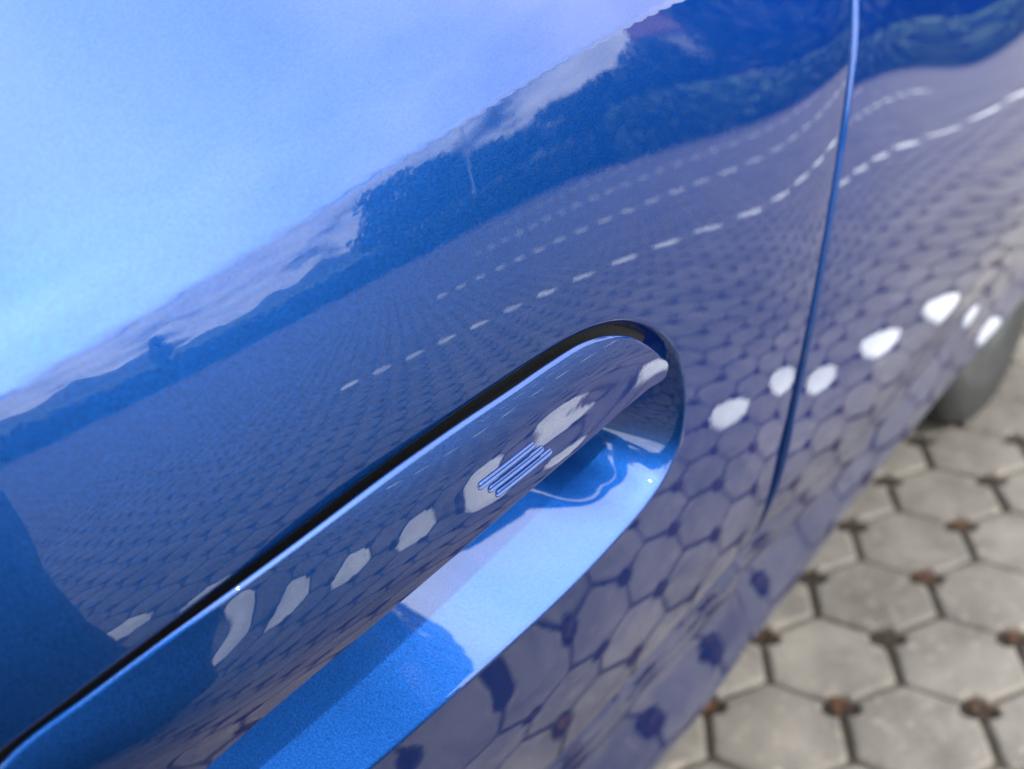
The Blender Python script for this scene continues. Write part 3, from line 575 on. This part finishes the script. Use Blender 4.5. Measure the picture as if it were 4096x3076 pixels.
tree(35, 36, 3.0, 7.0, 'wide crowned tree mirrored in the second rise of the tree line', 5)
tree(29, 34, 3.2, 6.5, 'tree mirrored above the light dashes near the upper right of the rear door', 6, (0,))
tree(24.5, 33, 4.0, 6.0, 'tall tree mirrored beside the brick red chimney stack', 7)
tree(15, 32, 6.0, 8.0, 'tallest dark tree mirrored next to the shut line', 8, (0,))
tree(8, 30, 8.0, 9.5, 'dark tree mirrored on the front door above the teal hedge', 9)
tree(90, 40, 2.8, 2.2, 'small pointed conifer mirrored as a lone dark spike at the left', 10, (0,), 900, 'conifer')
# low wooded rise far off
V = []; az_ = np.linspace(62, 135, 60)
for k, a in enumerate(az_):
    hgt = 2.5 + 2 * math.sin(a * .21) + 1.2 * math.sin(a * .83 + 1); 
    for (R, z) in ((150, -.5), (160, hgt * .7), (175, hgt), (230, -.5)): x, y = polar(a, R); V.append((x, y, z))
tag(mesh_obj('hills', V, grid_faces(len(az_), 4), FOL, None, True), kind='structure')
# house with a brick red gable and pale wall
BRICK = simple('red_render', (0.42, 0.11, 0.05), .85, noise=.15, nscale=3); PALE = simple('pale_render', (0.62, 0.6, 0.56), .85, noise=.05, nscale=2); TILE = simple('roof_tile', (0.16, 0.07, 0.045), .8, noise=.2, nscale=6)
hx, hy = polar(19.2, 44); house = empty('house', (hx, hy, 0)); house.rotation_euler = (0, 0, math.radians(-19)); tag(house, 'pale house with a brick red chimney wall mirrored near the top of the shut line', 'house')
def hb(nm, a, b_, m): o = box(nm, a, b_, m, house); return o
hb('wall', (-3, -4, 0), (3, 2.4, 4.6), PALE); hb('chimney', (-3.6, .9, 0), (-3.02, 2.0, 7.2), BRICK)
rf = mesh_obj('roof', [(-3.5, -4.4, 4.6), (3.5, -4.4, 4.6), (3.5, 2.8, 4.6), (-3.5, 2.8, 4.6), (0, -4.4, 6.8), (0, 2.8, 6.8)], [(0, 1, 4), (1, 2, 5, 4), (2, 3, 5), (3, 0, 4, 5), (3, 2, 1, 0)], TILE, house, False)
for yy in (-3, -1.2, .4): w_ = hb('window', (-3.04, yy, 1.4), (-2.98, yy + .9, 2.8), GLASS)
# white lamp post
lx, ly = polar(46.5, 24); lamp = empty('street_lamp', (lx, ly, 0)); tag(lamp, 'slim pale lamp post mirrored as a faint upright line in the dark trees', 'street lamp')
WH = simple('pale_metal', (.6, .6, .6), .4); tube('pole', [(0, 0, 0), (0, 0, 4.6)], [.045, .035], WH, lamp, 10); tube('lamp_arm', [(0, 0, 4.55), (-.3, .1, 4.75), (-.9, .3, 4.8)], .035, WH, lamp, 8); tube('lamp_head', [(-.7, .23, 4.8), (-1.25, .42, 4.76)], [.09, .06], WH, lamp, 8)
# ------------------------------------------------------------------ the photographer, seen mirrored in the door and the handle recess
SKIN = simple('skin', (0.42, 0.23, 0.16), .55); SHIRT = simple('navy_shirt', (0.02, 0.024, 0.032), .9, noise=.1, nscale=9); JEANS = simple('dark_jeans', (0.012, 0.017, 0.035), .9, noise=.2, nscale=30)
HAIR = simple('dark_hair', (0.02, 0.014, 0.01), .6, bump=.002, nscale=60); CAMB = simple('camera_black', (0.01, 0.01, 0.011), .5)
PC = Vector((-.39, -.14, 0)); face = Vector((.80, .60, 0)).normalized(); side_ = Vector((face.y, -face.x, 0)); UPV = Vector((0, 0, 1))
def W(f, r, z): return PC + face * f + side_ * r + UPV * z          # forward, right, up
person = empty('person', PC); tag(person, 'photographer in a long dark coat holding a small black camera at chest height', 'person')
def skin_mesh(name, pts, edges, root, mats, parent, sub=2):
    me = bpy.data.meshes.new(name); me.from_pydata([tuple(p[0]) for p in pts], edges, [])
    o = bpy.data.objects.new(name, me); COL.objects.link(o); md = o.modifiers.new('skin', 'SKIN'); md.use_smooth_shade = True
    for i, p in enumerate(pts): r = p[1]; me.skin_vertices[0].data[i].radius = r if isinstance(r, tuple) else (r, r); me.skin_vertices[0].data[i].use_root = i == root
    sb = o.modifiers.new('sub', 'SUBSURF'); sb.levels = sub; sb.render_levels = sub
    dg = bpy.context.evaluated_depsgraph_get(); ev_ = o.evaluated_get(dg); m2 = bpy.data.meshes.new_from_object(ev_); bpy.data.objects.remove(o)
    m2.materials.clear(); [m2.materials.append(m) for m in mats]; m2.polygons.foreach_set('use_smooth', [True] * len(m2.polygons))
    o = bpy.data.objects.new(name, m2); COL.objects.link(o); o.parent = parent; o.matrix_parent_inverse = Matrix.Translation(-Vector(parent.location)); return o
cw = Vector((-.035, -.03, H - .005))                                    # centre of the little camera, just behind the viewpoint
hr_, hl_ = cw + side_ * .075 - face * .01, cw - side_ * .075 - face * .01
P_ = [(W(-.02, .30, .90), (.15, .12)), (W(.0, .20, 1.02), (.14, .105)), (W(.02, .06, 1.20), (.16, .115)), (W(.02, 0, 1.36), (.15, .10)), (W(.03, 0, 1.45), (.06, .06)), (W(.05, 0, 1.50), (.055, .055)),
      (W(.085, 0, 1.56), (.075, .085)), (W(.085, 0, 1.64), (.078, .098)), (W(.07, 0, 1.70), (.06, .075)),
      (W(.02, .16, 1.36), .062), (W(.07, .20, 1.14), .045), ((W(.07, .20, 1.14) + hr_) / 2 + Vector((0, 0, -.03)), .038), (hr_ - face * .06, .026),
      (W(.02, -.19, 1.37), .062), (W(.06, -.25, 1.16), .045), ((W(.06, -.25, 1.16) + hl_) / 2 + Vector((0, 0, -.03)), .038), (hl_ - face * .06, .026),
      (W(-.02, .42, .82), .10), (W(.04, .48, .50), .072), (W(.05, .50, .30), .062), (W(.02, .52, .09), .048), (W(.13, .55, .035), (.045, .035)), (W(.21, .57, .03), (.035, .025)),
      (W(-.02, .18, .82), .10), (W(.02, .12, .50), .068), (W(-.02, .08, .28), .058), (W(-.05, .06, .09), .045), (W(.06, .05, .035), (.04, .035)), (W(.14, .04, .03), (.035, .025))]
E_ = [(0, 1), (1, 2), (2, 3), (3, 4), (4, 5), (5, 6), (6, 7), (7, 8), (3, 9), (9, 10), (10, 11), (11, 12), (3, 13), (13, 14), (14, 15), (15, 16), (0, 17), (17, 18), (18, 19), (19, 20), (20, 21), (21, 22), (0, 23), (23, 24), (24, 25), (25, 26), (26, 27), (27, 28)]
COAT = simple('dark_coat', (0.010, 0.012, 0.018), .95, noise=.2, nscale=14)
CV = []; nz_c = 16
for a_ in range(48):
    w_ = math.tau * a_ / 48
    for k_ in range(nz_c):
        f_ = k_ / (nz_c - 1); z_ = 1.04 - .80 * f_; rx_ = .165 + .20 * f_ + .012 * f_ * math.sin(7 * w_ + 2 * f_); ry_ = .13 + .19 * f_ + .010 * f_ * math.sin(9 * w_)
        CV.append(W(-.01 + ry_ * math.sin(w_), .20 + .16 * f_ + rx_ * math.cos(w_), z_))
mesh_coat = mesh_obj('coat', CV, grid_faces(48, nz_c, closed_u=True), COAT, person); mesh_coat.matrix_parent_inverse = Matrix.Translation(-PC)
body_o = skin_mesh('body', P_, E_, 0, [SKIN, SHIRT, JEANS, CAMB], person)
mi = []
for p in body_o.data.polygons:
    c = p.center; z = c.z; hd = (c - Vector(cw)).length
    mi.append(3 if z < .075 else 2 if z < .99 and hd > .2 else 0 if (z > 1.46 or hd < .17) else 1)
body_o.data.polygons.foreach_set('material_index', mi)
for s_, hp in ((1, hr_), (-1, hl_)):
    q = hp - face * .055; pts = [(q - face * .02, (.026, .018)), (q, (.034, .018)), (q + face * .03, (.038, .017))]; ed = [(0, 1), (1, 2)]
    skin_mesh('palm', pts, ed, 0, [SKIN], person, 2)
    for k, ln_ in enumerate((.052, .058, .054, .044)):
        b0_ = q + face * .035 + UPV * (.022 - .016 * k) + side_ * s_ * .008; b1_ = b0_ + face * ln_ * .5 + side_ * s_ * .012; b2_ = b1_ + face * ln_ * .25 - side_ * s_ * .022; b3_ = b2_ - side_ * s_ * .018 - face * .004
        skin_mesh('finger', [(q, .009), (b0_, .009), (b1_, .0085), (b2_, .008), (b3_, .007)], [(0, 1), (1, 2), (2, 3), (3, 4)], 0, [SKIN], person, 1)
    t0 = q + UPV * .02 - side_ * s_ * .006; skin_mesh('thumb', [(q, .011), (t0 + UPV * .01, .011), (t0 + UPV * .018 + face * .03 - side_ * s_ * .012, .0095), (t0 + UPV * .01 + face * .05 - side_ * s_ * .02, .008)], [(0, 1), (1, 2), (2, 3)], 0, [SKIN], person, 1)
hp_ = skin_mesh('hair', [(W(.06, 0, 1.60), (.085, .075)), (W(.045, 0, 1.68), (.092, .10)), (W(.07, 0, 1.745), (.07, .085))], [(0, 1), (1, 2)], 0, [HAIR], person)
nose = skin_mesh('nose', [(W(.165, 0, 1.625), .010), (W(.185, 0, 1.60), .013)], [(0, 1)], 0, [SKIN], person, 1)
for s_ in (1, -1):
    skin_mesh('ear', [(W(.08, .083 * s_, 1.60), (.008, .016)), (W(.078, .088 * s_, 1.635), (.009, .02))], [(0, 1)], 0, [SKIN], person, 1)
    skin_mesh('eye', [(W(.168, .03 * s_, 1.635), .008), (W(.171, .03 * s_, 1.638), .008)], [(0, 1)], 0, [CAMB], person, 1)
skin_mesh('mouth', [(W(.168, -.02, 1.572), .005), (W(.174, 0, 1.570), .006), (W(.168, .02, 1.572), .005)], [(0, 1), (1, 2)], 1, [simple('lips', (.35, .12, .1), .5)], person, 1)
dcam = empty('camera_body', cw); tag(dcam, 'small black camera held in the photographer\'s hands', 'camera')
R3 = Matrix((tuple(right), tuple(-down), tuple(-fwd))).transposed()
dcam.rotation_euler = R3.to_euler()
# local axes: x right, y up, -z forward
box('housing', (-.058, -.034, .012), (.058, .034, .045), CAMB, dcam); box('viewfinder', (-.018, .034, .014), (.018, .047, .040), CAMB, dcam)
me_l = tube('lens', [(0, 0, .012), (0, 0, -.010)], .026, CAMB, dcam, 24)
dcam.location = Vector((0, 0, H)) - Vector(fwd) * .04
